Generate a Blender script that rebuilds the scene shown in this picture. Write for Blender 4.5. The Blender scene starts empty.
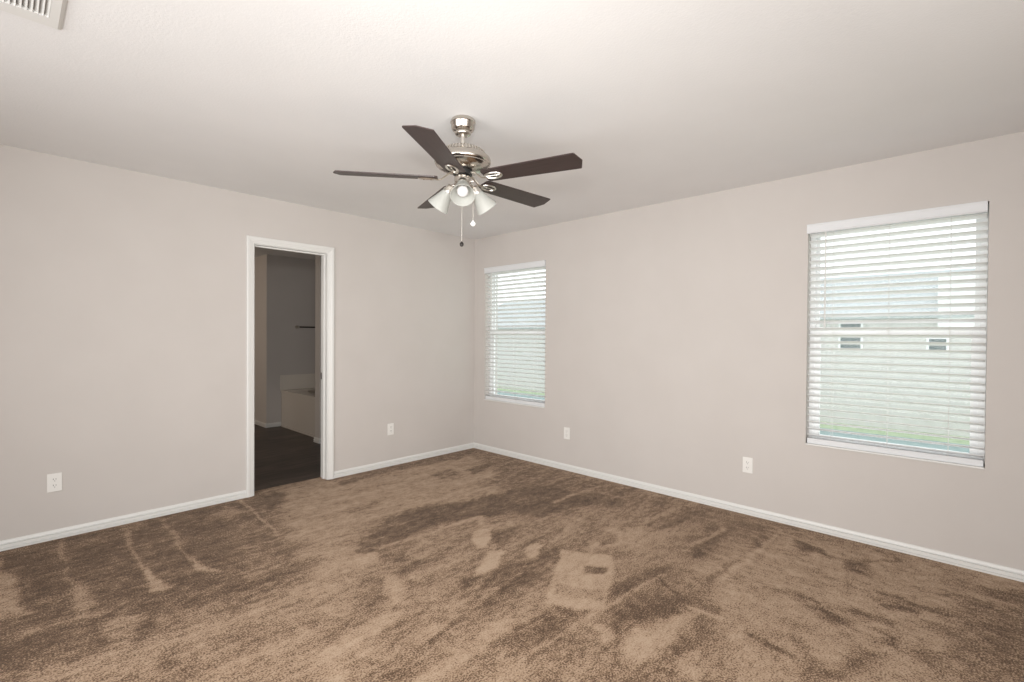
import bpy, bmesh, math, random
import numpy as np
from mathutils import Vector, Matrix

# ------------------------------------------------------------------ camera
scene = bpy.context.scene
col = scene.collection
CAM_P = (-3.80684, -4.22182, 1.31323)
F_PX, YAW, PITCH, ROLL = 483.077, math.radians(43.50416), math.radians(-0.58234), math.radians(0.37357)
fw = Vector((math.cos(YAW)*math.cos(PITCH), math.sin(YAW)*math.cos(PITCH), math.sin(PITCH)))
rt = Vector((math.sin(YAW), -math.cos(YAW), 0))
up = rt.cross(fw)
cr, sr = math.cos(ROLL), math.sin(ROLL)
ax, ay = rt*cr + up*sr, up*cr - rt*sr
cd = bpy.data.cameras.new('camera')
cd.sensor_fit = 'HORIZONTAL'; cd.sensor_width = 36; cd.lens = F_PX*36/1024
cd.clip_start = 0.05; cd.clip_end = 400
cam = bpy.data.objects.new('camera', cd); col.objects.link(cam)
M = Matrix((ax, ay, -fw)).transposed().to_4x4(); M.translation = CAM_P
cam.matrix_world = M
scene.camera = cam

# ------------------------------------------------------------------ world, lights, exposure
scene.view_settings.view_transform = 'Standard'
scene.view_settings.look = 'None'
scene.view_settings.exposure = 0.0
scene.view_settings.gamma = 1.0
scene.view_settings.use_curve_mapping = False

world = bpy.data.worlds.new('overcast_sky'); scene.world = world
world.use_nodes = True
wb = world.node_tree.nodes['Background']
wb.inputs[0].default_value = (0.95, 0.98, 1.0, 1); wb.inputs[1].default_value = 1.95

def area_light(name, loc, aim, sx, sy, power, color=(1, 1, 1), spread=180):
    l = bpy.data.lights.new(name, 'AREA'); l.shape = 'RECTANGLE'; l.size = sx; l.size_y = sy
    l.energy = power; l.color = color; l.spread = math.radians(spread)
    o = bpy.data.objects.new(name, l); col.objects.link(o)
    o.location = loc
    o.rotation_euler = (Vector(aim)-Vector(loc)).to_track_quat('-Z', 'Y').to_euler()
    return o
# added fills behind the camera for unseen daylight and bounce, and the photographer's flash
area_light('fill_behind', (-3.2, -5.5, 1.2), (-2.0, 0, 1.5), 3.6, 2.0, 54, (1.0, 0.99, 0.98), 125)
area_light('fill_side', (-5.3, -3.2, 1.2), (0, -3.1, 1.35), 3.6, 2.0, 66, (1.0, 0.99, 0.98), 130)  # added side fill, the wall behind it has no opening
area_light('ceiling_bounce', (-4.7, -5.0, 0.35), (-1.3, -1.3, 2.44), 1.8, 1.2, 25, (1.0, 0.99, 0.98), 125)
area_light('bathroom_fill', (-3.9, 3.2, 1.7), (-1.2, 3.0, 1.0), 1.0, 1.0, 15, (1.0, 0.82, 0.66))  # warm fill added to brighten the bathroom, no window behind it
area_light('flash', (-3.68, -4.0, 1.66), (-1.2, -1.3, 1.75), 0.09, 0.09, 7.5, (1.0, 0.97, 0.93), 95)

# ------------------------------------------------------------------ helpers
def new_mat(name, color, rough=0.6, metal=0.0, spec=0.5):
    m = bpy.data.materials.new(name); m.use_nodes = True
    b = m.node_tree.nodes['Principled BSDF']
    b.inputs['Base Color'].default_value = (*color, 1)
    b.inputs['Roughness'].default_value = rough
    b.inputs['Metallic'].default_value = metal
    b.inputs['Specular IOR Level'].default_value = spec
    return m
def N(m, t, **kw):
    n = m.node_tree.nodes.new(t)
    for k, v in kw.items(): setattr(n, k, v)
    return n
def L(m, a, b): m.node_tree.links.new(a, b)
def bsdf(m): return m.node_tree.nodes['Principled BSDF']
def add_noise(m, c1, c2, scale, detail=3, stretch=(1, 1, 1), lo=0.35, hi=0.65, bump=0.0, bscale=None, dist=0.002):
    tc = N(m, 'ShaderNodeTexCoord'); mp = N(m, 'ShaderNodeMapping'); mp.inputs['Scale'].default_value = stretch
    L(m, tc.outputs['Object'], mp.inputs['Vector'])
    nz = N(m, 'ShaderNodeTexNoise'); nz.inputs['Scale'].default_value = scale; nz.inputs['Detail'].default_value = detail
    L(m, mp.outputs[0], nz.inputs['Vector'])
    r = N(m, 'ShaderNodeValToRGB')
    r.color_ramp.elements[0].position = lo; r.color_ramp.elements[0].color = (*c1, 1)
    r.color_ramp.elements[1].position = hi; r.color_ramp.elements[1].color = (*c2, 1)
    L(m, nz.outputs['Fac'], r.inputs[0]); L(m, r.outputs[0], bsdf(m).inputs['Base Color'])
    if bump:
        n2 = N(m, 'ShaderNodeTexNoise'); n2.inputs['Scale'].default_value = bscale or scale; n2.inputs['Detail'].default_value = 3
        L(m, mp.outputs[0], n2.inputs['Vector'])
        b = N(m, 'ShaderNodeBump'); b.inputs['Strength'].default_value = bump; b.inputs['Distance'].default_value = dist
        L(m, n2.outputs['Fac'], b.inputs['Height']); L(m, b.outputs[0], bsdf(m).inputs['Normal'])
    return m

def link(name, bm, m, parent=None, smooth=False):
    bmesh.ops.recalc_face_normals(bm, faces=bm.faces[:])
    me = bpy.data.meshes.new(name); bm.to_mesh(me); bm.free()
    if m: me.materials.append(m)
    if smooth:
        for f in me.polygons: f.use_smooth = True
        try: me.set_sharp_from_angle(angle=math.radians(40))
        except Exception: pass
    o = bpy.data.objects.new(name, me); col.objects.link(o)
    if parent: o.parent = parent
    return o
def structure(name, bm, m, parent=None, smooth=False):
    o = link(name, bm, m, parent, smooth); o['kind'] = 'structure'; return o
def empty(name, loc, rotz=0):
    o = bpy.data.objects.new(name, None); col.objects.link(o); o.location = loc; o.rotation_euler = (0, 0, rotz)
    o.empty_display_size = 0.1
    return o
def tag(o, label, cat, group=None):
    o['label'] = label; o['category'] = cat
    if group: o['group'] = group
    return o
def box(bm, x0, y0, z0, x1, y1, z1, bevel=0.0):
    r = bmesh.ops.create_cube(bm, size=1, matrix=Matrix.Translation(((x0+x1)/2, (y0+y1)/2, (z0+z1)/2)) @ Matrix.Diagonal((abs(x1-x0), abs(y1-y0), abs(z1-z0), 1)))
    if bevel:
        es = list({e for v in r['verts'] for e in v.link_edges})
        bmesh.ops.bevel(bm, geom=es, offset=bevel, segments=2, affect='EDGES', profile=0.6)
    return r['verts']
def lathe(bm, prof, seg=40, mat=Matrix.Identity(4)):
    rings = []
    for r, z in prof:
        if r < 1e-6: rings.append([bm.verts.new(mat @ Vector((0, 0, z)))])
        else: rings.append([bm.verts.new(mat @ Vector((r*math.cos(2*math.pi*i/seg), r*math.sin(2*math.pi*i/seg), z))) for i in range(seg)])
    for a, b in zip(rings, rings[1:]):
        for i in range(seg):
            j = (i+1) % seg
            if len(a) == 1 and len(b) == 1: continue
            if len(a) == 1: bm.faces.new((a[0], b[i], b[j]))
            elif len(b) == 1: bm.faces.new((a[i], a[j], b[0]))
            else: bm.faces.new((a[i], a[j], b[j], b[i]))
def tube(bm, pts, rad, seg=10, sy=1.0, closed=False):
    pts = [Vector(p) for p in pts]; n = len(pts); rings = []
    if not hasattr(rad, '__len__'): rad = [rad]*n
    ref = Vector((0, 0, 1))
    for i, p in enumerate(pts):
        if closed: t = pts[(i+1) % n]-pts[i-1]
        else: t = pts[min(i+1, n-1)]-pts[max(i-1, 0)]
        t.normalize()
        rr = ref if abs(t.dot(ref)) < 0.95 else Vector((1, 0, 0))
        u = t.cross(rr).normalized(); v = u.cross(t)
        rings.append([bm.verts.new(p + u*(rad[i]*math.cos(2*math.pi*k/seg)) + v*(rad[i]*sy*math.sin(2*math.pi*k/seg))) for k in range(seg)])
    m = n if closed else n-1
    for i in range(m):
        a, b = rings[i], rings[(i+1) % n]
        for k in range(seg):
            bm.faces.new((a[k], a[(k+1) % seg], b[(k+1) % seg], b[k]))
    if not closed:
        bm.faces.new(rings[0]); bm.faces.new(rings[-1][::-1])
def extrude_profile(bm, prof, p0, p1, along, out, upv=Vector((0, 0, 1))):
    """profile [(d, h)]: d away from the wall, h along upv; swept from p0 to p1"""
    a = [bm.verts.new(Vector(p0)+Vector(out)*d+Vector(upv)*h) for d, h in prof]
    b = [bm.verts.new(Vector(p1)+Vector(out)*d+Vector(upv)*h) for d, h in prof]
    n = len(prof)
    for i in range(n):
        j = (i+1) % n
        bm.faces.new((a[i], a[j], b[j], b[i]))
    bm.faces.new(a[::-1]); bm.faces.new(b)
def prism(bm, pts, z0, z1, mat=Matrix.Identity(4)):
    a = [bm.verts.new(mat @ Vector((x, y, z0))) for x, y in pts]
    b = [bm.verts.new(mat @ Vector((x, y, z1))) for x, y in pts]
    n = len(pts)
    for i in range(n): bm.faces.new((a[i], a[(i+1) % n], b[(i+1) % n], b[i]))
    bm.faces.new(a[::-1]); bm.faces.new(b)
def BM(): return bmesh.new()

# ------------------------------------------------------------------ materials
WALL = add_noise(new_mat('wall_paint', (.6, .55, .5), 0.75, spec=0.25), (.574, .541, .513), (.588, .555, .527), 3, bump=0.12, bscale=160, dist=0.0015)
CEIL = add_noise(new_mat('ceiling_paint', (.7, .7, .7), 0.85, spec=0.2), (.80, .80, .80), (.815, .815, .815), 3, bump=0.28, bscale=110, dist=0.003)
TRIM = new_mat('trim_white', (.74, .74, .72), 0.35)
PLASTIC = new_mat('white_plastic', (.80, .79, .76), 0.4)
SLOT = new_mat('dark_slot', (.05, .05, .05), 0.6)
BLIND = new_mat('blind_white', (.90, .905, .90), 0.45)
def translucent_slats():
    m = BLIND; t = N(m, 'ShaderNodeBsdfTranslucent'); t.inputs[0].default_value = (.82, .84, .85, 1)
    x = N(m, 'ShaderNodeMixShader'); x.inputs[0].default_value = 0.1
    L(m, bsdf(m).outputs[0], x.inputs[1]); L(m, t.outputs[0], x.inputs[2]); L(m, x.outputs[0], m.node_tree.nodes['Material Output'].inputs[0])
translucent_slats()
VALANCE = new_mat('valance_white', (.72, .735, .75), 0.5)
VINYL = new_mat('window_vinyl', (.85, .86, .86), 0.35)
CORD = new_mat('white_cord', (.75, .75, .73), 0.8)
NICKEL = new_mat('brushed_nickel', (.56, .52, .47), 0.2, 1.0)
NICKEL2 = new_mat('bright_nickel', (.72, .69, .64), 0.28, 1.0)
BLACKM = new_mat('dark_flywheel', (.012, .012, .012), 0.5)
BRONZE = new_mat('dark_metal', (.03, .026, .024), 0.4, 0.6)
TUBW = new_mat('tub_acrylic', (.60, .56, .51), 0.2)
def glass_mat(name, tint, amount):
    m = bpy.data.materials.new(name); m.use_nodes = True
    nt = m.node_tree; nt.nodes.clear()
    out = nt.nodes.new('ShaderNodeOutputMaterial'); mix = nt.nodes.new('ShaderNodeMixShader')
    tr = nt.nodes.new('ShaderNodeBsdfTransparent'); gl = nt.nodes.new('ShaderNodeBsdfGlossy')
    tr.inputs[0].default_value = (*tint, 1); gl.inputs['Roughness'].default_value = 0.03
    mix.inputs[0].default_value = amount
    nt.links.new(tr.outputs[0], mix.inputs[1]); nt.links.new(gl.outputs[0], mix.inputs[2]); nt.links.new(mix.outputs[0], out.inputs[0])
    return m
GLASS = glass_mat('window_glass', (.96, .975, .975), 0.012)
HGLASS = new_mat('far_window_glass', (.16, .19, .19), 0.15)
def frosted():
    m = bpy.data.materials.new('frosted_glass'); m.use_nodes = True
    nt = m.node_tree; b = nt.nodes['Principled BSDF']
    b.inputs['Base Color'].default_value = (.68, .69, .66, 1); b.inputs['Roughness'].default_value = 0.35
    tl = nt.nodes.new('ShaderNodeBsdfTranslucent'); tl.inputs[0].default_value = (.68, .69, .66, 1)
    tr = nt.nodes.new('ShaderNodeBsdfTransparent'); tr.inputs[0].default_value = (.97, .97, .95, 1)
    m1 = nt.nodes.new('ShaderNodeMixShader'); m1.inputs[0].default_value = 0.4
    m2 = nt.nodes.new('ShaderNodeMixShader'); m2.inputs[0].default_value = 0.22
    nt.links.new(b.outputs[0], m1.inputs[1]); nt.links.new(tl.outputs[0], m1.inputs[2])
    nt.links.new(m1.outputs[0], m2.inputs[1]); nt.links.new(tr.outputs[0], m2.inputs[2])
    nt.links.new(m2.outputs[0], nt.nodes['Material Output'].inputs[0])
    return m
FROST = frosted()
BULB = new_mat('bulb_glass', (.70, .69, .69), 0.2)
CRYSTAL = new_mat('crystal_pull', (.9, .9, .9), 0.1)
def blade_wood(name, c1, c2):
    m = new_mat(name, c1, 0.42)
    add_noise(m, c1, c2, 14, 6, (1.0, 14, 14), .3, .7)
    return m
BLADE = blade_wood('walnut_blade', (.030, .019, .018), (.050, .031, .029))
# dark plank floor of the bathroom
WOOD = new_mat('dark_plank', (.03, .02, .018), 0.45)
def plank():
    m = WOOD
    tc = N(m, 'ShaderNodeTexCoord'); br = N(m, 'ShaderNodeTexBrick')
    br.offset = 0.37; br.inputs['Scale'].default_value = 1.0
    br.inputs['Brick Width'].default_value = 1.1; br.inputs['Row Height'].default_value = 0.15
    br.inputs['Mortar Size'].default_value = 0.0015
    br.inputs['Color1'].default_value = (.060, .046, .038, 1); br.inputs['Color2'].default_value = (.105, .082, .068, 1)
    br.inputs['Mortar'].default_value = (.012, .009, .008, 1)
    L(m, tc.outputs['Object'], br.inputs['Vector'])
    mp = N(m, 'ShaderNodeMapping'); mp.inputs['Scale'].default_value = (1.2, 16, 1); L(m, tc.outputs['Object'], mp.inputs['Vector'])
    nz = N(m, 'ShaderNodeTexNoise'); nz.inputs['Scale'].default_value = 3; nz.inputs['Detail'].default_value = 6; L(m, mp.outputs[0], nz.inputs['Vector'])
    mx = N(m, 'ShaderNodeMix', data_type='RGBA', blend_type='MULTIPLY'); mx.inputs[0].default_value = 0.8
    rp = N(m, 'ShaderNodeValToRGB'); rp.color_ramp.elements[0].position = .35; rp.color_ramp.elements[0].color = (.35, .35, .35, 1)
    rp.color_ramp.elements[1].position = .7; rp.color_ramp.elements[1].color = (1.5, 1.5, 1.5, 1)
    L(m, nz.outputs['Fac'], rp.inputs[0])
    L(m, br.outputs['Color'], mx.inputs[6]); L(m, rp.outputs[0], mx.inputs[7]); L(m, mx.outputs[2], bsdf(m).inputs['Base Color'])
plank()

# carpet: brushed pile. 'pile' says which way the nap lies (0 dark, 1 light)
CARPET = new_mat('brown_carpet', (.3, .2, .15), 1.0, spec=0.1)
def carpet():
    m = CARPET
    at = N(m, 'ShaderNodeAttribute'); at.attribute_name = 'pile'
    tc = N(m, 'ShaderNodeTexCoord')
    def noise(scale, detail, stretch=(1, 1, 1)):
        mp = N(m, 'ShaderNodeMapping'); mp.inputs['Scale'].default_value = stretch
        L(m, tc.outputs['Object'], mp.inputs['Vector'])
        nz = N(m, 'ShaderNodeTexNoise'); nz.inputs['Scale'].default_value = scale; nz.inputs['Detail'].default_value = detail
        nz.inputs['Roughness'].default_value = 0.65
        L(m, mp.outputs[0], nz.inputs['Vector']); return nz.outputs['Fac']
    def madd(a, k, b):
        s = N(m, 'ShaderNodeMath', operation='SUBTRACT'); L(m, a, s.inputs[0]); s.inputs[1].default_value = 0.5
        q = N(m, 'ShaderNodeMath', operation='MULTIPLY_ADD'); L(m, s.outputs[0], q.inputs[0]); q.inputs[1].default_value = k; L(m, b, q.inputs[2])
        return q.outputs[0]
    v = at.outputs['Fac']
    a2 = N(m, 'ShaderNodeAttribute'); a2.attribute_name = 'stroke'
    def both(s, d, st):                                  # brush strokes run two ways
        q = N(m, 'ShaderNodeMix', data_type='FLOAT'); L(m, a2.outputs['Fac'], q.inputs[0])
        L(m, noise(s, d, st), q.inputs[2]); L(m, noise(s, d, (st[1], st[0], 1)), q.inputs[3]); return q.outputs[0]
    v = madd(both(5.5, 5, (0.5, 2.0, 1)), 0.75, v)
    v = madd(noise(7, 4), 0.55, v)
    v = madd(both(24, 4, (0.8, 1.3, 1)), 1.05, v)
    v = madd(noise(135, 2), 2.2, v)                     # tufts
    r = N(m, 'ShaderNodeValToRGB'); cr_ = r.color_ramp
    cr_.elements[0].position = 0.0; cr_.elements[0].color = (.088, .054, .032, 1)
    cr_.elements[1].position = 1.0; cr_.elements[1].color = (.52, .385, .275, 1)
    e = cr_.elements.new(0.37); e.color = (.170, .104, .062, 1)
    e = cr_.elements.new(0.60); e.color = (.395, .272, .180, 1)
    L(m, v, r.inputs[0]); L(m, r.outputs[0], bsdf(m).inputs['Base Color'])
    b = N(m, 'ShaderNodeBump'); b.inputs['Strength'].default_value = 0.5; b.inputs['Distance'].default_value = 0.006
    L(m, noise(150, 3), b.inputs['Height']); L(m, b.outputs[0], bsdf(m).inputs['Normal'])
    bsdf(m).inputs['Sheen Weight'].default_value = 0.1
carpet()
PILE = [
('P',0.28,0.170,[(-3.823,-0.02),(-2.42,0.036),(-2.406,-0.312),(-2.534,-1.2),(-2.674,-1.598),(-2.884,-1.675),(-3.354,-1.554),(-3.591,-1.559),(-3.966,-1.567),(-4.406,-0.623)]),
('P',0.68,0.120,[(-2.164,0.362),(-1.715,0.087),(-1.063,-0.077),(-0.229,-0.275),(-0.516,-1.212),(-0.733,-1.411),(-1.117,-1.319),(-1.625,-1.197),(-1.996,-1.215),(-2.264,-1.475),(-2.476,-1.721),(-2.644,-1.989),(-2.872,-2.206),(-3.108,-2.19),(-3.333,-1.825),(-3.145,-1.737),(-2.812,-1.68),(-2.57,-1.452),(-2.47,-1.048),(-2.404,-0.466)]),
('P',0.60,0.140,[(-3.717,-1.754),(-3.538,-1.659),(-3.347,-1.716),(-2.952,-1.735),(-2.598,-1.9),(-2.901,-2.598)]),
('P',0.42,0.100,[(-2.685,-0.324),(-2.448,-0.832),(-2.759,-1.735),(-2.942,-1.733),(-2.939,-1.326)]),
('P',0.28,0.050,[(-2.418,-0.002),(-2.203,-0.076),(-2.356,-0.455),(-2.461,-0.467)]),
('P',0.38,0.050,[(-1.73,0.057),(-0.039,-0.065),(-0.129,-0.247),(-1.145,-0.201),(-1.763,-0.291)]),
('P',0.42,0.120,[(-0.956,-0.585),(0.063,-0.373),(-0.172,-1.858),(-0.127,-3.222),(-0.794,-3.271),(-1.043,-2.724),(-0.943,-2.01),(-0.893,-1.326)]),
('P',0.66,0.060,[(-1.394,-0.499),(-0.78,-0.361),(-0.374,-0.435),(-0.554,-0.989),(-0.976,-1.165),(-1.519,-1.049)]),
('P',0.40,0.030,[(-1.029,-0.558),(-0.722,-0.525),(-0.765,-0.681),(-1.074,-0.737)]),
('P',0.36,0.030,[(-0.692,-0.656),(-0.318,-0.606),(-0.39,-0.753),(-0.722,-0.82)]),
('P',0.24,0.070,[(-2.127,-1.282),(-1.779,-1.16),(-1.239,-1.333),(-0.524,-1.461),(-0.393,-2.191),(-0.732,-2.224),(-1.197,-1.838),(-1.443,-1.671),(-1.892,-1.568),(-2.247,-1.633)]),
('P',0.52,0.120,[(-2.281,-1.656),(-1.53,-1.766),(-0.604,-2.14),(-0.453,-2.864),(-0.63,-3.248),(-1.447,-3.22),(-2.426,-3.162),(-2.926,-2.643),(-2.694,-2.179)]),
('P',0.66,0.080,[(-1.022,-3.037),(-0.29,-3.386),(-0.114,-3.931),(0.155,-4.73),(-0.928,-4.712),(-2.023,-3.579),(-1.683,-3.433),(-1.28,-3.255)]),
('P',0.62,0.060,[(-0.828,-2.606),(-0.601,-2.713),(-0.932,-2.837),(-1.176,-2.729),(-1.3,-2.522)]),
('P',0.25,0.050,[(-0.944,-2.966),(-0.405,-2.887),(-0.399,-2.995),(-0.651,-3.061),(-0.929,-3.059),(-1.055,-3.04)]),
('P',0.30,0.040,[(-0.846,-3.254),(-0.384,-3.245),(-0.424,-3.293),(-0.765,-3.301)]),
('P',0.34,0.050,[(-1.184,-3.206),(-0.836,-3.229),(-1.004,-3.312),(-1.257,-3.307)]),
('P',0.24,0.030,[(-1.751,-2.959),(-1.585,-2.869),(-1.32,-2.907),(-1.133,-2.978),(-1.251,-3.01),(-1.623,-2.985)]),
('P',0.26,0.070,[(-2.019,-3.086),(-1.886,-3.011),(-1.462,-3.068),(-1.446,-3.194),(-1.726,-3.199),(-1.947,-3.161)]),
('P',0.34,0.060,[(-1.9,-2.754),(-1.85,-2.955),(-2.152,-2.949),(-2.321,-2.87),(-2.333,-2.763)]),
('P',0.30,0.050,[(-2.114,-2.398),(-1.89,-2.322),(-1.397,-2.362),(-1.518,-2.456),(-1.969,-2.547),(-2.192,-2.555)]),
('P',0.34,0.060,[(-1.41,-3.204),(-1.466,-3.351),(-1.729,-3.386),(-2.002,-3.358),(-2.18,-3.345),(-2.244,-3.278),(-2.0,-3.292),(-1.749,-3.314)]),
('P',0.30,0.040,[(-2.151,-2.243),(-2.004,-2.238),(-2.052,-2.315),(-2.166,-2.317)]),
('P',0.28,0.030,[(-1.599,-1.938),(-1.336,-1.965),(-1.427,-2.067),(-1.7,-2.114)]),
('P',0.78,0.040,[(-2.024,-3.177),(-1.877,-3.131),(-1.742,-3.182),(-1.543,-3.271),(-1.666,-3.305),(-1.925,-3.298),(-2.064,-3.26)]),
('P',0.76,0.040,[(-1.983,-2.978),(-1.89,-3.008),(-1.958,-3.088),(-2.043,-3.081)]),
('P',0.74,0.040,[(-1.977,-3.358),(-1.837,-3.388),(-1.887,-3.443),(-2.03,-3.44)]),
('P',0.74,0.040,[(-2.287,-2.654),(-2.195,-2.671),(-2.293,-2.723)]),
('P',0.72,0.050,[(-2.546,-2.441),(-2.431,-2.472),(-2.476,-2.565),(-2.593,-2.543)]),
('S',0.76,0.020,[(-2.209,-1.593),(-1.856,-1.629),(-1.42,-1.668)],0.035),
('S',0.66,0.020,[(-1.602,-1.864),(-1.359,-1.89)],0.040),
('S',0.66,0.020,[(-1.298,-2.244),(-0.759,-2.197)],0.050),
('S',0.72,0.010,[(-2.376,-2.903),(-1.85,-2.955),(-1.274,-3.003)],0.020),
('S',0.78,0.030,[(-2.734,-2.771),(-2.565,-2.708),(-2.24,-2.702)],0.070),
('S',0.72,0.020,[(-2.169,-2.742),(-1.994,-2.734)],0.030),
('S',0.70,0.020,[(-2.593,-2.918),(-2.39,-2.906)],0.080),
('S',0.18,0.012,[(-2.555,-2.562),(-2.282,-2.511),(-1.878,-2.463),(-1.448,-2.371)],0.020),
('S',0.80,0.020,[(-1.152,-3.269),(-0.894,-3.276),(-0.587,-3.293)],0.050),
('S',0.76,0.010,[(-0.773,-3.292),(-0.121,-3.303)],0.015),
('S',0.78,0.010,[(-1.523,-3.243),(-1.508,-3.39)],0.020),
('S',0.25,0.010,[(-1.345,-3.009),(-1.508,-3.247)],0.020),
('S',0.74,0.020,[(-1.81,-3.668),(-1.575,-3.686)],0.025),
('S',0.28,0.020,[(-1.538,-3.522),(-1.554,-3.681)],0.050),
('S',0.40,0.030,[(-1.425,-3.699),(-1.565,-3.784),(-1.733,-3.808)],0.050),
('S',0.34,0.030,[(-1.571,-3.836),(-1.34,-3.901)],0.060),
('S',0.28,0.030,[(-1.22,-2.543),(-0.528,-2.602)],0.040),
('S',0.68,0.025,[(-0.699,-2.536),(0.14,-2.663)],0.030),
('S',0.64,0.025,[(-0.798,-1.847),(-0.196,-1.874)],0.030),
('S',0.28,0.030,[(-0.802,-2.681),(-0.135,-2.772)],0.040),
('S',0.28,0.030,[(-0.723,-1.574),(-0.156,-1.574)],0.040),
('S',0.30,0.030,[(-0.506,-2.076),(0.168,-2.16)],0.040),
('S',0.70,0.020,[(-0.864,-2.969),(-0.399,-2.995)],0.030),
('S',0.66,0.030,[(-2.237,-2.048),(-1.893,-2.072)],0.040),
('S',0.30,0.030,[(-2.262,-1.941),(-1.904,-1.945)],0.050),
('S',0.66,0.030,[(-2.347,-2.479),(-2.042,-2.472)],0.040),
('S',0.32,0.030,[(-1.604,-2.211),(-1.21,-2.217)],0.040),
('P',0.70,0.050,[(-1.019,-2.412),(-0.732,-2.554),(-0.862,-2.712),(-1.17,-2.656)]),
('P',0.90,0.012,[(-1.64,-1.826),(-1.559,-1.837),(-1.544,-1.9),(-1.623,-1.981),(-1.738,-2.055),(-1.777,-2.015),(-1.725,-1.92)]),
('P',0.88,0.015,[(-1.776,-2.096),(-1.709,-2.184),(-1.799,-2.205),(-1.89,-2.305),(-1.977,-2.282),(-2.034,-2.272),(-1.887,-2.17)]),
('P',0.84,0.012,[(-1.643,-2.271),(-1.54,-2.237),(-1.451,-2.244),(-1.458,-2.299),(-1.599,-2.354),(-1.675,-2.332)]),
('P',0.74,0.020,[(-1.44,-1.647),(-1.377,-1.655),(-1.523,-1.799),(-1.547,-1.774)]),
('P',0.70,0.030,[(-1.31,-2.492),(-1.165,-2.492),(-1.257,-2.567),(-1.347,-2.554)]),
('P',0.86,0.012,[(-1.444,-2.415),(-1.291,-2.688),(-1.613,-2.856),(-1.844,-2.974),(-1.877,-2.916),(-1.987,-2.716),(-1.713,-2.552)]),
('P',0.36,0.012,[(-1.525,-2.628),(-1.462,-2.728),(-1.546,-2.756),(-1.61,-2.675)]),
('P',0.66,0.012,[(-1.775,-2.63),(-1.72,-2.746),(-1.658,-2.866),(-1.763,-2.921),(-1.833,-2.796),(-1.884,-2.69)]),
('P',0.24,0.030,[(-0.275,-3.423),(-0.277,-3.507),(-0.386,-3.634),(-0.444,-3.478)]),
('P',0.32,0.040,[(-0.367,-3.671),(-0.265,-3.814),(-0.513,-3.816),(-0.497,-3.717)]),
('S',0.26,0.030,[(-0.679,-3.929),(-0.749,-4.041),(-0.698,-4.166)],0.050),
('S',0.22,0.030,[(-0.839,-3.961),(-0.815,-4.034)],0.050),
('S',0.30,0.030,[(-0.996,-3.835),(-1.008,-3.951)],0.050),
('S',0.32,0.030,[(-1.101,-3.678),(-1.156,-3.809)],0.050),
('S',0.34,0.030,[(-1.003,-3.568),(-1.019,-3.687)],0.040),
('P',0.24,0.050,[(-0.614,-4.228),(-0.553,-4.339),(-0.551,-4.498),(-0.68,-4.488),(-0.763,-4.301)]),
('P',0.28,0.040,[(-0.228,-4.293),(-0.09,-4.535),(-0.231,-4.524),(-0.327,-4.346)]),
('P',0.26,0.050,[(-0.951,-4.266),(-0.819,-4.476),(-0.946,-4.466),(-1.018,-4.324)]),
('P',0.34,0.060,[(-0.882,-4.102),(-0.858,-4.203),(-1.072,-4.25),(-1.073,-4.159)]),
('P',0.40,0.100,[(-0.496,-4.199),(-0.138,-4.694),(-1.056,-4.58),(-1.372,-4.181)]),
('S',0.32,0.030,[(-0.365,-3.711),(-0.147,-3.934)],0.030),
('P',0.30,0.040,[(-1.116,-3.915),(-1.103,-3.971),(-1.197,-3.974),(-1.199,-3.932)]),
('P',0.34,0.050,[(-1.119,-4.064),(-1.103,-4.128),(-1.217,-4.118),(-1.237,-4.063)]),
('P',0.64,0.020,[(-3.855,-0.063),(-3.815,-0.177),(-3.779,-0.687),(-3.741,-0.911),(-3.697,-1.042),(-3.756,-1.039),(-3.883,-0.954)]),
('S',0.62,0.015,[(-3.55,-0.078),(-3.566,-0.467)],0.022),
('P',0.62,0.020,[(-3.564,-0.434),(-3.562,-0.718),(-3.53,-0.914),(-3.499,-1.147),(-3.528,-1.227),(-3.571,-1.136),(-3.577,-0.922)]),
('P',0.74,0.012,[(-3.246,-0.187),(-3.258,-0.52),(-3.27,-0.84),(-3.252,-1.053),(-3.198,-1.228),(-3.296,-1.211),(-3.297,-1.037),(-3.28,-0.725)]),
('S',0.58,0.015,[(-3.259,-0.054),(-3.268,-0.45)],0.020),
('P',0.74,0.012,[(-3.063,-0.618),(-3.056,-0.918),(-3.023,-1.11),(-2.978,-1.239),(-3.065,-1.165),(-3.074,-1.04)]),
('S',0.58,0.015,[(-3.03,-0.083),(-3.064,-0.699)],0.020),
('S',0.74,0.010,[(-2.525,-0.062),(-2.542,-0.58),(-2.565,-0.997)],0.016),
('S',0.50,0.012,[(-3.437,-1.321),(-3.313,-1.313),(-3.152,-1.303)],0.014),
('S',0.48,0.030,[(-3.699,-1.272),(-3.584,-1.262),(-3.463,-1.294)],0.050),
('P',0.56,0.040,[(-3.475,-1.396),(-3.363,-1.374),(-3.337,-1.494),(-3.365,-1.657),(-3.477,-1.63)]),
('S',0.50,0.030,[(-3.871,-1.521),(-3.71,-1.567),(-3.538,-1.659)],0.050),
('P',0.18,0.060,[(-3.848,-1.294),(-3.702,-1.368),(-3.679,-1.513),(-3.792,-1.507),(-3.899,-1.429)]),
('P',0.20,0.050,[(-3.784,-0.296),(-3.663,-0.332),(-3.61,-0.86),(-3.685,-0.917),(-3.745,-0.803)]),
('P',0.20,0.040,[(-3.34,-1.233),(-3.314,-1.363),(-3.352,-1.661),(-3.389,-1.673)]),
('P',0.42,0.050,[(-3.347,-1.81),(-3.267,-1.846),(-3.299,-2.073),(-3.359,-1.988)]),
('P',0.48,0.060,[(-2.862,-1.866),(-2.787,-1.893),(-2.825,-2.066),(-2.908,-2.068)]),
('P',0.50,0.080,[(-3.143,-1.876),(-3.005,-1.914),(-3.08,-2.132),(-3.175,-2.077)]),
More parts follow.
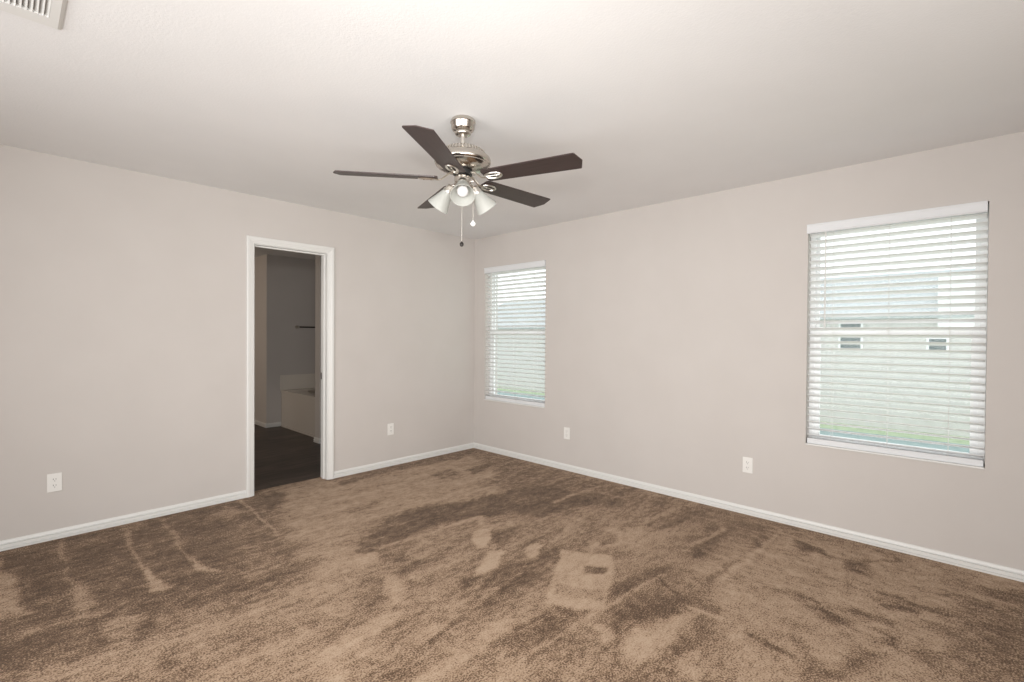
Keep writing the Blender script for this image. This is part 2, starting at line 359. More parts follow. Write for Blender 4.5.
('P',0.32,0.050,[(-2.837,-1.431),(-2.748,-1.474),(-2.815,-1.621),(-2.866,-1.597)]),
('P',0.48,0.050,[(-2.044,-0.832),(-1.753,-0.812),(-1.815,-0.943),(-2.028,-0.907)]),
('P',0.50,0.040,[(-2.636,-0.079),(-2.579,-0.347),(-2.718,-0.48),(-2.751,-0.257)]),
('P',0.34,0.030,[(-2.3,-1.655),(-2.117,-1.727),(-2.195,-1.872),(-2.246,-1.784)]),
('P',0.34,0.040,[(-2.644,-1.989),(-2.561,-1.966),(-2.477,-1.997),(-2.551,-2.084),(-2.638,-2.046)]),
('P',0.78,0.030,[(-2.502,-1.727),(-2.343,-1.592),(-2.264,-1.616),(-2.293,-1.699),(-2.512,-1.812)]),
('P',0.76,0.030,[(-2.487,-2.014),(-2.382,-1.899),(-2.294,-1.941),(-2.372,-2.105),(-2.465,-2.199),(-2.506,-2.157)]),
('P',0.80,0.040,[(-2.916,-2.302),(-2.713,-2.215),(-2.554,-2.207),(-2.494,-2.244),(-2.547,-2.308),(-2.67,-2.313),(-2.696,-2.436),(-2.75,-2.472),(-2.837,-2.444),(-2.932,-2.567),(-3.009,-2.487)]),
('P',0.50,0.030,[(-2.758,-2.324),(-2.674,-2.329),(-2.73,-2.391)]),
]

# ------------------------------------------------------------------ carpet floor
def vnoise(x, y, s, seed):
    rng = np.random.RandomState(seed); g = rng.rand(64, 64)
    u, v = x*s+50, y*s+50
    i, j = np.floor(u).astype(int), np.floor(v).astype(int); fu, fv = u-i, v-j
    fu, fv = fu*fu*(3-2*fu), fv*fv*(3-2*fv)
    a, b = g[i % 64, j % 64], g[(i+1) % 64, j % 64]; c, d = g[i % 64, (j+1) % 64], g[(i+1) % 64, (j+1) % 64]
    return (a*(1-fu)+b*fu)*(1-fv)+(c*(1-fu)+d*fu)*fv - .5
def seg_dist(x, y, a, b):
    dx, dy = b[0]-a[0], b[1]-a[1]; l2 = dx*dx+dy*dy+1e-9
    t = np.clip(((x-a[0])*dx+(y-a[1])*dy)/l2, 0, 1)
    return np.hypot(x-a[0]-t*dx, y-a[1]-t*dy)
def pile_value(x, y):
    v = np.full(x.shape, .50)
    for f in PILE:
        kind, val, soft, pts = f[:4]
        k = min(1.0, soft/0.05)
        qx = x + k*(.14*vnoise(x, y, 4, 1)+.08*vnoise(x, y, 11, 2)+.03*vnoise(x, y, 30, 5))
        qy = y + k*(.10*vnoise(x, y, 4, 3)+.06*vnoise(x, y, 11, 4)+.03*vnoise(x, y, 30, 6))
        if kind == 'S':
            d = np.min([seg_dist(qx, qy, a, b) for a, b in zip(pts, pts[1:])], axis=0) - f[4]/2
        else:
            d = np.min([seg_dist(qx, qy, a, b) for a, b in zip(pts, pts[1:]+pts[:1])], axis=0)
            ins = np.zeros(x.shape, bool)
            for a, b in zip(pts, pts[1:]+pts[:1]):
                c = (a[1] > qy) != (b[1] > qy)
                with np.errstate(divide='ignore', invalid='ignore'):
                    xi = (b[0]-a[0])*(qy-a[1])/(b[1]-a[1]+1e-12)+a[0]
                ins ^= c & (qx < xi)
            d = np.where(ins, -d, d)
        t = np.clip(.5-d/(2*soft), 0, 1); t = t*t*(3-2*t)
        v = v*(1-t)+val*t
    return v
def grid_floor():
    x0, x1, y0, y1, st = -5.5, 0.0, -5.7, 0.0, 0.016
    nx, ny = int((x1-x0)/st)+1, int((y1-y0)/st)+1
    xs, ys = np.linspace(x0, x1, nx), np.linspace(y0, y1, ny)
    X, Y = np.meshgrid(xs, ys)
    verts = np.stack([X.ravel(), Y.ravel(), np.zeros(X.size)], 1)
    i = np.arange(nx-1); j = np.arange(ny-1)
    I, J = np.meshgrid(i, j); a = (J*nx+I).ravel()
    faces = np.stack([a, a+1, a+1+nx, a+nx], 1)
    me = bpy.data.meshes.new('floor')
    me.vertices.add(len(verts)); me.vertices.foreach_set('co', verts.ravel())
    me.loops.add(faces.size); me.loops.foreach_set('vertex_index', faces.ravel())
    me.polygons.add(len(faces)); me.polygons.foreach_set('loop_start', np.arange(len(faces))*4)
    me.update(calc_edges=True)
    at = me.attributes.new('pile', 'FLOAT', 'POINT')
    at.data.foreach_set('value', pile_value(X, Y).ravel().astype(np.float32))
    st_ = np.clip((X+1.9)/.8, 0, 1)*np.clip((-2.5-Y)/.8, 0, 1)
    s2 = me.attributes.new('stroke', 'FLOAT', 'POINT'); s2.data.foreach_set('value', st_.ravel().astype(np.float32))
    me.materials.append(CARPET)
    o = bpy.data.objects.new('floor', me); col.objects.link(o); o['kind'] = 'structure'
    # the carpet tongue inside the doorway
    bm = BM(); vs = [bm.verts.new(p) for p in ((DX0, 0, 0), (DX1, 0, 0), (DX1, .118, 0), (DX0, .118, 0))]
    bm.faces.new(vs); m2 = bpy.data.meshes.new('floor_doorway'); bm.to_mesh(m2); bm.free()
    a2 = m2.attributes.new('pile', 'FLOAT', 'POINT'); a2.data.foreach_set('value', [.42, .62, .62, .34])
    m2.materials.append(CARPET); t = bpy.data.objects.new('floor_doorway', m2); col.objects.link(t); t['kind'] = 'structure'

H, TH = 2.44, 0.12
DX0, DX1, DZ = -2.40, -1.79, 2.045           # door opening
W1 = (-1.075, -0.178); W2 = (-4.289, -3.405)  # window openings along y
WZ0, WZ1 = 0.580, 2.089
XB, YB = -5.5, -5.7
grid_floor()

# ------------------------------------------------------------------ room shell
bm = BM()
box(bm, XB, 0, 0, DX0-.02, TH, H); box(bm, DX1+.02, 0, 0, 0.14, TH, H); box(bm, DX0-.02, 0, DZ+.02, DX1+.02, TH, H)
structure('wall_left', bm, WALL)
bm = BM()
T = 0.14
box(bm, 0, YB, 0, T, 0, WZ0); box(bm, 0, YB, WZ1, T, 0, H)
box(bm, 0, YB, WZ0, T, W2[0], WZ1); box(bm, 0, W2[1], WZ0, T, W1[0], WZ1); box(bm, 0, W1[1], WZ0, T, 0, WZ1)
structure('wall_right', bm, WALL)
bm = BM(); box(bm, XB-.12, YB, 0, XB, TH, H); structure('wall_side', bm, WALL)
bm = BM(); box(bm, XB-.12, YB-.12, 0, T, YB, H); structure('wall_back', bm, WALL)
bm = BM(); box(bm, XB-.12, YB-.12, H, T, TH, H+.1); structure('ceiling', bm, CEIL)

# baseboards
BP = [(0, 0), (.013, 0), (.014, .011), (.007, .0125), (.007, .0155), (.0135, .018), (.0130, .034), (.002, .036), (.002, .0415), (.0095, .0435), (.006, .055), (.003, .060), (0, .060)]
bm = BM()
extrude_profile(bm, BP, (XB, 0, 0), (-2.456, 0, 0), None, (0, -1, 0))
extrude_profile(bm, BP, (-1.733, 0, 0), (0, 0, 0), None, (0, -1, 0))
structure('baseboard_left', bm, TRIM)
bm = BM(); extrude_profile(bm, BP, (0, 0, 0), (0, YB, 0), None, (-1, 0, 0)); structure('baseboard_right', bm, TRIM)

# doorway: casing, jamb, stop, strike plate
door = empty('door_1', ((DX0+DX1)/2, 0, 0)); door['kind'] = 'structure'
ox, oy = door.location.x, door.location.y
def rel(bm): bmesh.ops.translate(bm, verts=bm.verts[:], vec=(-ox, -oy, 0)); return bm
CP = [(0, 0), (.008, 0), (.011, .004), (.011, .012), (.014, .017), (.014, .024), (.018, .032), (.019, .050), (.016, .056), (0, .056)]
def casing(bm, sgn, yw):
    out = Vector((0, sgn, 0))
    a, b, z = DX0-.005, DX1+.005, DZ+.005
    corners = [(a, 0.0, (-1, 0)), (a, z, (-1, 1)), (b, z, (1, 1)), (b, 0.0, (1, 0))]
    rings = []
    for (cx, cz, (ux, uz)) in corners:
        rings.append([bm.verts.new((cx+ux*h, yw+sgn*d, cz+uz*h)) for d, h in CP])
    n = len(CP)
    for r0, r1 in zip(rings, rings[1:]):
        for i in range(n): bm.faces.new((r0[i], r0[(i+1) % n], r1[(i+1) % n], r1[i]))
    bm.faces.new(rings[0]); bm.faces.new(rings[-1][::-1])
bm = BM(); casing(bm, -1, 0); structure('casing', rel(bm), TRIM, door)
bm = BM(); casing(bm, 1, TH); structure('casing', rel(bm), TRIM, door)
bm = BM()
box(bm, DX0-.02, 0, 0, DX0, TH, DZ+.02); box(bm, DX1, 0, 0, DX1+.02, TH, DZ+.02); box(bm, DX0, 0, DZ, DX1, TH, DZ+.02)
structure('jamb', rel(bm), TRIM, door)
bm = BM()
box(bm, DX0, .045, 0, DX0+.011, .078, DZ); box(bm, DX1-.011, .045, 0, DX1, .078, DZ); box(bm, DX0+.011, .045, DZ-.011, DX1-.011, .078, DZ)
structure('door_stop', rel(bm), TRIM, door)
bm = BM(); box(bm, DX1-.002, .086, .905, DX1, .116, .965); structure('strike_plate', rel(bm), BRONZE, door)

# ------------------------------------------------------------------ bathroom beyond the doorway
bm = BM(); box(bm, -4.2, TH, -.05, 1.0, 5.2, -.004); structure('floor_bathroom', bm, WOOD)
bm = BM(); box(bm, -4.2, TH, H, 1.0, 5.2, H+.1); structure('ceiling_bathroom', bm, CEIL)
BYW = 2.955; BXC = -1.257
bm = BM(); box(bm, BXC, BYW, 0, 1.0, 5.2, H); structure('wall_bathroom_back', bm, WALL)
bm = BM(); box(bm, -4.2, 4.9, 0, BXC, 5.2, H); structure('wall_bathroom_far', bm, WALL)
bm = BM(); box(bm, -4.3, TH, 0, -4.2, 5.2, H); structure('wall_bathroom_left', bm, WALL)
bm = BM(); box(bm, .4, TH, 0, .5, BYW, H); structure('wall_bathroom_right', bm, WALL)
SX, SY0, SY1 = -1.175, 1.47, 1.60
bm = BM(); box(bm, SX, SY0, 0, .4, SY1, H); structure('wall_bathroom_stub', bm, WALL)
bm = BM()
extrude_profile(bm, BP, (BXC, BYW-.013, 0), (BXC, 4.9, 0), None, (-1, 0, 0))
extrude_profile(bm, BP, (BXC-.013, BYW, 0), (-1.06, BYW, 0), None, (0, -1, 0))
extrude_profile(bm, BP, (SX, SY0-.013, 0), (SX, SY1+.013, 0), None, (-1, 0, 0))
extrude_profile(bm, BP, (SX, SY0, 0), (.4, SY0, 0), None, (0, -1, 0))
extrude_profile(bm, BP, (SX, SY1, 0), (-1.06, SY1, 0), None, (0, 1, 0))
structure('baseboard_bathroom', bm, TRIM)

tub = tag(empty('bathtub', (-.62, 2.3, 0)), 'built-in bathtub with a plain skirt, seen through the open doorway', 'bathtub')
def loc(bm, o): bmesh.ops.translate(bm, verts=bm.verts[:], vec=-Vector(o.location)); return bm
TX0, TX1, TY0, TY1, TZ = -1.058, .39, SY1, BYW, .515
bm = BM(); box(bm, TX0, TY0+.002, -.004, TX0+.03, TY1-.002, TZ-.03); box(bm, TX0-.006, TY0+.002, -.004, TX0, TY1-.002, .02)
link('skirt', loc(bm, tub), TUBW, tub)
bm = BM()   # deck with an oval basin let into it
seg = 48; cx, cy, rx, ry = (TX0+TX1)/2+.02, (TY0+TY1)/2, .56, .52
def sq(i, z):
    a = 2*math.pi*i/seg; c, s = math.cos(a), math.sin(a); k = 1/max(abs(c), abs(s))
    return ((TX0-.008+TX1)/2 + c*k*(TX1-TX0+.008)/2, (TY0+TY1)/2+s*k*(TY1-TY0-.004)/2, z)
def se(i, sc, z):
    a = 2*math.pi*i/seg; c, s = math.cos(a), math.sin(a)
    f = (abs(c)**3+abs(s)**3)**(-1/3)
    return (cx+c*f*rx*sc, cy+s*f*ry*sc, z)
rings = [[bm.verts.new(sq(i, TZ-.03)) for i in range(seg)], [bm.verts.new(sq(i, TZ)) for i in range(seg)],
         [bm.verts.new(se(i, 1.04, TZ)) for i in range(seg)], [bm.verts.new(se(i, 1, TZ-.012)) for i in range(seg)],
         [bm.verts.new(se(i, .92, TZ-.2)) for i in range(seg)], [bm.verts.new(se(i, .78, TZ-.38)) for i in range(seg)],
         [bm.verts.new(se(i, .4, TZ-.41)) for i in range(seg)]]
for a, b in zip(rings, rings[1:]):
    for i in range(seg): bm.faces.new((a[i], a[(i+1) % seg], b[(i+1) % seg], b[i]))
bm.faces.new(rings[-1])
link('basin', loc(bm, tub), TUBW, tub, True)
bm = BM(); box(bm, TX0-.015, BYW-.010, TZ, TX1, BYW-.001, TZ+.215, .002); link('tile_splash', loc(bm, tub), new_mat('pale_tile', (.74, .69, .62), .3), tub)

tr = tag(empty('towel_bar', (-.55, BYW, 1.425)), 'dark towel bar with a nickel post on the bathroom wall above the tub', 'towel bar')
bm = BM(); lathe(bm, [(0, 0), (.026, 0), (.026, .006), (.016, .012), (.010, .02), (.010, .06), (.014, .066), (.014, .078), (0, .082)], 20, Matrix.Translation((-.29, 0, 0)) @ Matrix.Rotation(math.pi/2, 4, 'X'))
b1 = link('bracket', bm, NICKEL2, tr, True)
b2 = b1.copy(); col.objects.link(b2); b2.parent = tr; b2.location = (.58, 0, 0)
bm = BM(); tube(bm, [(-.28, -.072, 0), (.30, -.072, 0)], .0095, 12); link('bar', bm, BRONZE, tr, True)

# ------------------------------------------------------------------ windows
def window(idx, y0, y1):
    cy_ = (y0+y1)/2
    w = empty('window_%d' % idx, (.1, cy_, WZ0)); w['kind'] = 'structure'
    hw = (y1-y0)/2; hh = WZ1-WZ0
    def ring(bm, a0, b0, a1, b1, t, x0, x1):
        box(bm, x0, a0, b0, x1, a0+t, b1, .002); box(bm, x0, a1-t, b0, x1, a1, b1, .002)
        box(bm, x0, a0+t, b0, x1, a1-t, b0+t, .002); box(bm, x0, a0+t, b1-t, x1, a1-t, b1, .002)
    bm = BM(); ring(bm, -hw, 0, hw, hh, .032, -.02, .04); structure('window_frame', bm, VINYL, w)
    mid = 1.345-WZ0
    bm = BM(); ring(bm, -hw+.03, mid-.02, hw-.03, hh-.03, .022, .008, .03); structure('sash_upper', bm, VINYL, w)
    bm = BM(); ring(bm, -hw+.03, .03, hw-.03, mid+.022, .034, -.016, .008); structure('sash_lower', bm, VINYL, w)
    bm = BM(); box(bm, -.021, -.03, mid+.022, -.004, .03, mid+.034, .002); structure('sash_lock', bm, VINYL, w)
    bm = BM(); box(bm, .017, -hw+.05, mid, .020, hw-.05, hh-.05); box(bm, -.006, -hw+.06, .06, -.003, hw-.06, mid); structure('pane', bm, GLASS, w)
    bm = BM(); box(bm, -.108, -hw+.001, -.001, -.02, hw-.001, .010, .003); structure('window_sill', bm, TRIM, w)
    return w
window(1, *W1); window(2, *W2)

def blind(y0, y1, label):
    cy_ = (y0+y1)/2; hw = (y1-y0)/2-.006
    b = tag(empty('window_blind', (.035, cy_, WZ1)), label, 'blind', 'white horizontal window blinds')
    top = 0.0
    bm = BM()
    extrude_profile(bm, [(0, -.062), (.010, -.062), (.013, -.056), (.011, -.05), (.013, -.014), (.016, -.006), (.016, .0), (0, .0)], (-.032, -hw, 0), (-.032, hw+.012, 0), None, (-1, 0, 0))
    link('valance', bm, VALANCE, b)
    bm = BM(); box(bm, -.028, -hw, -.045, .025, hw, -.003, .002); link('headrail', bm, BLIND, b)
    # slats, room edge tilted up
    bot = -(WZ1-WZ0)+.009
    zr = bot+.019; n = 31
    z_top = -.075; z_bot = zr+.035
    pitch = (z_top-z_bot)/(n-1)
    bm = BM(); tilt = math.radians(SLAT_TILT)
    for k in range(n):
        zc = z_top-pitch*k
        cs = []
        for u in (-1, -.5, 0, .5, 1):
            xx = .025*u; zz = .0024*(1-u*u)
            cs.append((xx, zz))
        up_ = [(x, z+.0016) for x, z in cs]; lo_ = [(x, z-.0016) for x, z in cs][::-1]
        pr = [(x*math.cos(tilt)+z*math.sin(tilt), -x*math.sin(tilt)+z*math.cos(tilt)) for x, z in up_+lo_]
        A = [bm.verts.new((x, -hw, zc+z)) for x, z in pr]; B = [bm.verts.new((x, hw, zc+z)) for x, z in pr]
        for i in range(len(pr)):
            j = (i+1) % len(pr); bm.faces.new((A[i], A[j], B[j], B[i]))
        bm.faces.new(A); bm.faces.new(B[::-1])
    link('slats', bm, BLIND, b)
    bm = BM(); box(bm, -.026, -hw, zr-.018, .026, hw, zr+.018, .004); link('bottom_rail', bm, VALANCE, b)
    for yy in (-hw+.15, 0, hw-.14):
        bm = BM()
        for xx in (-.027, .027): tube(bm, [(xx, yy, -.045), (xx, yy, zr)], .0011, 6)
        link('ladder_cord', bm, CORD, b)
    bm = BM(); tube(bm, [(-.036, hw-.098, -.06), (-.037, hw-.098, -.66)], .0042, 8); tube(bm, [(-.037, hw-.098, -.66), (-.037, hw-.098, -.70)], [.0042, .0065], 8)
    link('tilt_wand', bm, CORD, b)
    return b
SLAT_TILT = 21
blind(*W1, 'white slatted blind in the corner window, between the room corner and the outlet')
blind(*W2, 'white slatted blind in the large window at the right')

# ------------------------------------------------------------------ outlets
def outlet(loc_, rotz, label):
    o = tag(empty('wall_outlet', loc_, rotz), label, 'outlet', 'white wall outlets')
    # local: x across, z up, -y out of the wall
    bm = BM(); box(bm, -.035, -.006, -.0575, .035, 0, .0575, .0025); link('cover_plate', bm, PLASTIC, o)
    for s in (1, -1):
        bm = BM()
        pts = []
        for k in range(24):
            a = 2*math.pi*k/24; x, z = .0172*math.cos(a), .0172*math.sin(a)
            pts.append((x, max(-.0135, min(.0135, z))))
        prism(bm, pts, 0, .0035, Matrix.Translation((0, -.005, s*.0195)) @ Matrix.Rotation(math.pi/2, 4, 'X'))
        r = link('receptacle', bm, PLASTIC, o)
        bm = BM()
        for xx, hh in ((-.0063, .0045), (.0063, .0036)): box(bm, xx-.0012, -.0090, s*.0195+.003-hh, xx+.0012, -.0084, s*.0195+.003+hh)
        lathe(bm, [(0, 0), (.0024, 0), (.0024, .0005), (0, .0005)], 10, Matrix.Translation((0, -.0085, s*.0195-.0085)) @ Matrix.Rotation(math.pi/2, 4, 'X'))
        link('slots', bm, SLOT, r)
    bm = BM(); lathe(bm, [(0, 0), (.0035, 0), (.003, .0012), (0, .0015)], 12, Matrix.Translation((0, -.006, 0)) @ Matrix.Rotation(math.pi/2, 4, 'X')); link('screw', bm, PLASTIC, o)
outlet((-3.5835, 0, .3625), 0, 'white duplex outlet low on the left wall, left of the doorway')
outlet((-1.126, 0, .37), 0, 'white duplex outlet on the left wall between the doorway and the room corner')
outlet((0, -1.361, .364), -math.pi/2, 'small white outlet just right of the corner window, below its sill')
outlet((0, -3.032, .367), -math.pi/2, 'white outlet left of and below the large right window')

# ------------------------------------------------------------------ ceiling vent
vx1, vy1, vx0, vy0 = -3.655, -1.765, -4.06, -2.13
vent = tag(empty('ceiling_vent', ((vx0+vx1)/2, (vy0+vy1)/2, H)), 'white louvred air vent on the ceiling above the left wall', 'vent')
bm = BM(); hx, hy = (vx1-vx0)/2, (vy1-vy0)/2
def frame_ring(bm, hx, hy, w, zt, zb):
    o_ = [(-hx, -hy), (hx, -hy), (hx, hy), (-hx, hy)]; w2 = .078; n_ = [(-hx+w, -hy+w2), (hx-w, -hy+w2), (hx-w, hy-w2), (-hx+w, hy-w2)]
    m_ = [(-hx+w*.3, -hy+w*.3), (hx-w*.3, -hy+w*.3), (hx-w*.3, hy-w*.3), (-hx+w*.3, hy-w*.3)]
    R = [[bm.verts.new((x, y, z)) for x, y in c] for c, z in ((o_, zt), (o_, zt-.004), (m_, zb), (n_, zb), (n_, zt))]
    for a, b in zip(R, R[1:]):
        for i in range(4): bm.faces.new((a[i], a[(i+1) % 4], b[(i+1) % 4], b[i]))
frame_ring(bm, hx, hy, .036, 0, -.011)
link('frame', bm, TRIM, vent)
bm = BM(); box(bm, -hx+.03, -hy+.07, -.0015, hx-.03, hy-.07, -.0005); link('duct_shade_sheet', bm, new_mat('vent_shadow', (.22, .22, .22), .8), vent)  # thin grey sheet painted as the shade inside the duct
bm = BM()
x = -hx+.042
while x < hx-.04:
    A = [bm.verts.new((x+dx, y, z)) for y in (-hy+.078, hy-.078) for dx, z in ((0, -.002), (.0015, -.002), (.0115, -.011), (.010, -.011))]
    for q in ((0, 1, 5, 4), (1, 2, 6, 5), (2, 3, 7, 6), (3, 0, 4, 7)): bm.faces.new([A[i] for i in q])
    x += .0137
link('louvres', bm, TRIM, vent)

# ------------------------------------------------------------------ ceiling fan
FX, FY = -2.1575, -2.295
fan = tag(empty('ceiling_fan', (FX, FY, H)), 'nickel ceiling fan with five dark walnut blades and three frosted lights', 'ceiling fan')
def Z(z): return z-H
bm = BM(); lathe(bm, [(0, 0), (.050, 0), (.058, -.004), (.064, -.012), (.0655, -.018), (.0655, -.024), (.062, -.028), (.0605, -.050), (.055, -.060), (.047, -.067), (.042, -.070), (.043, -.074), (.040, -.082), (.030, -.087), (.018, -.087), (0, -.087)], 48)
link('canopy', bm, NICKEL, fan, True)
bm = BM(); lathe(bm, [(0, -.08), (.0125, -.08), (.0125, Z(2.30)), (0, Z(2.30))], 20); link('downrod', bm, NICKEL2, fan, True)
bm = BM(); lathe(bm, [(0, Z(2.2907)), (.020, Z(2.2907)), (.026, Z(2.2832)), (.072, Z(2.2840)), (.092, Z(2.2802)), (.102, Z(2.2742)), (.108, Z(2.2705)), (.118, Z(2.2510)), (.126, Z(2.2487)), (.134, Z(2.2435)), (.142, Z(2.2345)), (.146, Z(2.2240)),
                      (.147, Z(2.2120)), (.143, Z(2.2040)), (.138, Z(2.2010)), (.139, Z(2.1960)), (.128, Z(2.1870)), (.108, Z(2.1780)), (.075, Z(2.1720)), (.05, Z(2.1700)), (0, Z(2.1700))], 64)
motor = link('motor_housing', bm, NICKEL, fan, True)
bm = BM()
for k in range(44):
    a = 2*math.pi*k/44
    mt = Matrix.Rotation(a, 4, 'Z') @ Matrix.Translation((.1135, 0, Z(2.2610))) @ Matrix.Rotation(math.radians(66), 4, 'Y')
    vs = bmesh.ops.create_cube(bm, size=1, matrix=mt @ Matrix.Diagonal((.022, .0055, .006, 1)))
link('vent_ribs', bm, NICKEL2, motor)
bm = BM(); lathe(bm, [(0, Z(2.172)), (.046, Z(2.172)), (.050, Z(2.168)), (.050, Z(2.150)), (.044, Z(2.146)), (0, Z(2.146))], 32); link('flywheel', bm, BLACKM, fan, True)
bm = BM(); lathe(bm, [(0, Z(2.147)), (.030, Z(2.147)), (.040, Z(2.142)), (.043, Z(2.134)), (.043, Z(2.098)), (.039, Z(2.088)), (.033, Z(2.082)), (.033, Z(2.070)), (.02, Z(2.062)), (.008, Z(2.058)), (0, Z(2.058))], 40)
link('switch_housing', bm, NICKEL, fan, True)

# one blade with its iron, lying along +x
BZ = Z(2.128)
def smooth_outline():
    pts = []
    def arc(cx, cy, r, a0, a1, n=5):
        for k in range(n+1):
            a = math.radians(a0+(a1-a0)*k/n); pts.append((cx+r*math.cos(a), cy+r*math.sin(a)))
    arc(.145, .040, .016, 180, 90); 
    pts.append((.622, .067)); pts.append((.626, .063)); pts.append((.647, .004)); pts.append((.647, -.002)); pts.append((.628, -.066)); pts.append((.622, -.069))
    arc(.145, -.040, .016, 270, 180)
    return pts
def make_blade():
    bm = BM(); prism(bm, smooth_outline(), -.003, .003)
    es = [e for e in bm.edges if abs(e.verts[0].co.z-e.verts[1].co.z) < 1e-6]
    bmesh.ops.bevel(bm, geom=es, offset=.0012, segments=1, affect='EDGES')
    b = link('blade', bm, BLADE, fan)
    bm = BM()
    # curved arm from the flywheel, two tines and the oval medallion under the blade
    tube(bm, [(.044, 0, .030), (.070, 0, .026), (.090, 0, .010), (.110, 0, -.006), (.128, 0, -.009), (.140, 0, -.008)], [.009, .008, .007, .007, .0075, .008], 10, .6)
    rr = [( .181+.045*math.cos(2*math.pi*k/32), .026*math.sin(2*math.pi*k/32), -.0060) for k in range(32)]
    tube(bm, rr, .0055, 8, .8, closed=True)
    tube(bm, [(.140, 0, -.0065), (.181, 0, -.0065), (.220, 0, -.0065)], [.006, .0035, .005], 8, .7)
    iron = link('blade_iron', bm, NICKEL2, b, True)
    for px in (.163, .199):
        bm = BM(); lathe(bm, [(0, -.0065), (.004, -.0065), (.003, -.0085), (0, -.009)], 10, Matrix.Translation((px, 0, -.004)))
        link('screw', bm, NICKEL, b, True)
    return b
B0 = make_blade()
def blade_mat(k): return Matrix.Translation((0, 0, BZ)) @ Matrix.Rotation(math.radians(-72.6+71.4*k), 4, 'Z') @ Matrix.Rotation(math.radians(BLADE_PITCH), 4, 'X')
BLADE_PITCH = -10.5
B0.matrix_basis = blade_mat(0)
for k in range(1, 5):
    c = B0.copy(); col.objects.link(c); c.parent = fan; c.matrix_basis = blade_mat(k)
    for ch in B0.children:
        d = ch.copy(); col.objects.link(d); d.parent = c

# light kit: three arms with sockets, shades and bulbs
def make_light():
    tilt = math.radians(42)
    ar = link('light_arm', (lambda b: (tube(b, [(.030, 0, Z(2.095)), (.050, 0, Z(2.103)), (.066, 0, Z(2.100)), (.075, 0, Z(2.088))], .008, 10), b)[1])(BM()), NICKEL, fan, True)
    mt = Matrix.Translation((.066, 0, Z(2.096))) @ Matrix.Rotation(math.pi-tilt, 4, 'Y')
    bm = BM(); lathe(bm, [(0, -.004), (.018, -.004), (.024, .002), (.026, .02), (.030, .026), (.030, .032), (0, .032)], 24, mt); link('socket', bm, NICKEL2, ar, True)
    bm = BM(); lathe(bm, [(.027, .022), (.028, .034), (.034, .053), (.043, .080), (.053, .108), (.061, .130), (.059, .1305), (.0505, .107), (.0405, .080), (.0315, .053), (.0255, .034), (.025, .024)], 40, mt); link('lamp_shade', bm, FROST, ar, True)
    prof = [(0, .032), (.013, .032), (.013, .055), (.017, .064)]
    for k in range(1, 13):
        a = math.pi*(.18+.82*k/12); prof.append((max(0, .029*math.sin(a)), .090-.029*math.cos(a)))
    prof[-1] = (0, prof[-1][1])
    bm = BM(); lathe(bm, prof, 28, mt); link('bulb', bm, BULB, ar, True)
    return ar
A0 = make_light(); A0.rotation_euler = (0, 0, math.radians(-130.6))
for az in (-10.6, 109.4):
    c = A0.copy(); col.objects.link(c); c.parent = fan; c.rotation_euler = (0, 0, math.radians(az))
    for ch in A0.children:
        d = ch.copy(); col.objects.link(d); d.parent = c

# pull chains
def chain(px, py, z0, z1, endmat, prof):
    bm = BM(); tube(bm, [(px, py, z0), (px, py, z1)], .0011, 6)
    z = z0
    while z > z1:
        bmesh.ops.create_icosphere(bm, subdivisions=1, radius=.0019, matrix=Matrix.Translation((px, py, z))); z -= .0065
    c = link('pull_chain', bm, NICKEL2, fan, True)
    bm = BM(); lathe(bm, prof, 20, Matrix.Translation((px, py, z1))); link('pull_knob', bm, endmat, c, True)
u = Vector((math.sin(YAW), -math.cos(YAW)))
chain(u.x*-.002-.01, u.y*-.002-.01, Z(2.06), Z(1.800), BRONZE, [(0, .004), (.004, 0), (.010, -.008), (.011, -.014), (.008, -.022), (0, -.026)])
chain(u.x*.055, u.y*.055, Z(2.115), Z(1.912), CRYSTAL, [(0, .006), (.004, 0), (.013, -.012), (.015, -.017), (.008, -.026), (0, -.030)])
bm = BM(); tube(bm, [(u.x*.040, u.y*.040, Z(2.118)), (u.x*.058, u.y*.058, Z(2.118))], .004, 8); link('chain_outlet', bm, NICKEL2, fan, True)

# ------------------------------------------------------------------ outside: lawn, road, neighbouring houses
GZ = -2.45
LAWN = add_noise(new_mat('lawn_grass', (.2, .3, .12), .9), (.34, .42, .27), (.44, .51, .35), 3, 4)
ROAD = add_noise(new_mat('road_asphalt', (.3, .3, .3), .9), (.24, .31, .30), (.30, .37, .36), 4, 4)
SIDING1 = add_noise(new_mat('pale_siding', (.6, .6, .5), .8), (.58, .565, .54), (.62, .605, .58), 2)
SIDING2 = new_mat('white_siding', (.82, .83, .82), .7)
SIDING3 = new_mat('cream_siding', (.60, .585, .57), .8)
ROOF = add_noise(new_mat('grey_shingles', (.4, .45, .45), .9), (.42, .45, .45), (.47, .49, .49), 5, 3)
bm = BM(); box(bm, 1.5, -40, GZ-.2, 80, 70, GZ); structure('lawn', bm, LAWN)
bm = BM(); box(bm, 15.5, -40, GZ, 19.7, 70, GZ+.02); structure('road', bm, ROAD)
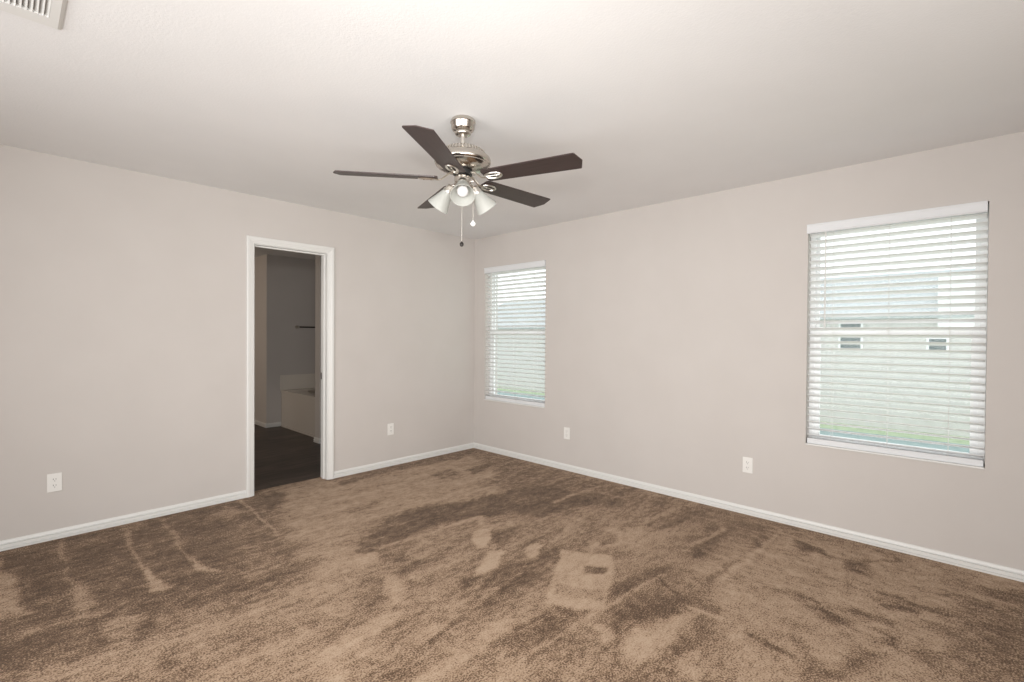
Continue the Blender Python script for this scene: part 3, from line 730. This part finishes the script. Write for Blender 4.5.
def house(x, y0, y1, depth, eave, ridge, siding, roofm, wins, label, hip=2.5):
    h = tag(empty('neighbor_house', (x, (y0+y1)/2, GZ)), label, 'house', 'pale houses seen through the blinds')
    hy = (y1-y0)/2; e = eave-GZ; r = ridge-GZ
    bm = BM(); box(bm, 0, -hy, 0, depth, hy, e); link('house_wall', bm, siding, h)
    bm = BM(); o = .35
    base = [(-o, -hy-o, e), (depth+o, -hy-o, e), (depth+o, hy+o, e), (-o, hy+o, e)]
    lowr = [(a, b, c-.16) for a, b, c in base]
    B = [bm.verts.new(p) for p in base]; Lw = [bm.verts.new(p) for p in lowr]
    R1 = bm.verts.new((depth/2, -hy+hip, r)); R2 = bm.verts.new((depth/2, hy-hip, r))
    for f in ((B[0], B[1], R1), (B[1], B[2], R2, R1), (B[2], B[3], R2), (B[3], B[0], R1, R2)): bm.faces.new(f)
    for i in range(4): bm.faces.new((B[i], B[(i+1) % 4], Lw[(i+1) % 4], Lw[i]))
    bm.faces.new(Lw); link('roof', bm, roofm, h)
    for (a0, a1, z0, z1) in wins:
        my = (y0+y1)/2
        bm = BM(); box(bm, -.05, a0-my-.08, z0-GZ-.08, .02, a1-my+.08, z1-GZ+.08, .01); f = link('house_window', bm, VINYL, h)
        bm = BM(); box(bm, -.06, a0-my, z0-GZ, -.05, a1-my, z1-GZ); link('pane', bm, HGLASS, f)
    return h
h1 = house(21.7, -9, 11.5, 9, 2.3, 4.5, SIDING1, ROOF, [(-.78, -.06, .85, 2.05), (-3.53, -3.02, .88, 1.31), (6.2, 7.1, .85, 2.0)], 'pale house with a grey hipped roof, seen through the large right window blind')
bm = BM(); box(bm, -.3, -3.28-1.25-3.2, 1.75-GZ, 2.6, -3.28-1.25, 3.75-GZ); d = link('house_dormer', bm, SIDING2, h1)
for yy, zz in ((-1.42, 3.74), (-3.06, 3.78)):
    bm = BM(); box(bm, 2.75, yy-1.25-.34, zz-GZ-.1, 3.1, yy-1.25+.28, zz-GZ+.03, .01); link('roof_vent', bm, HGLASS, h1)
house(21.7, 13.5, 27, 9, 2.0, 4.4, SIDING3, ROOF, [], 'pale house seen through the blind of the corner window')
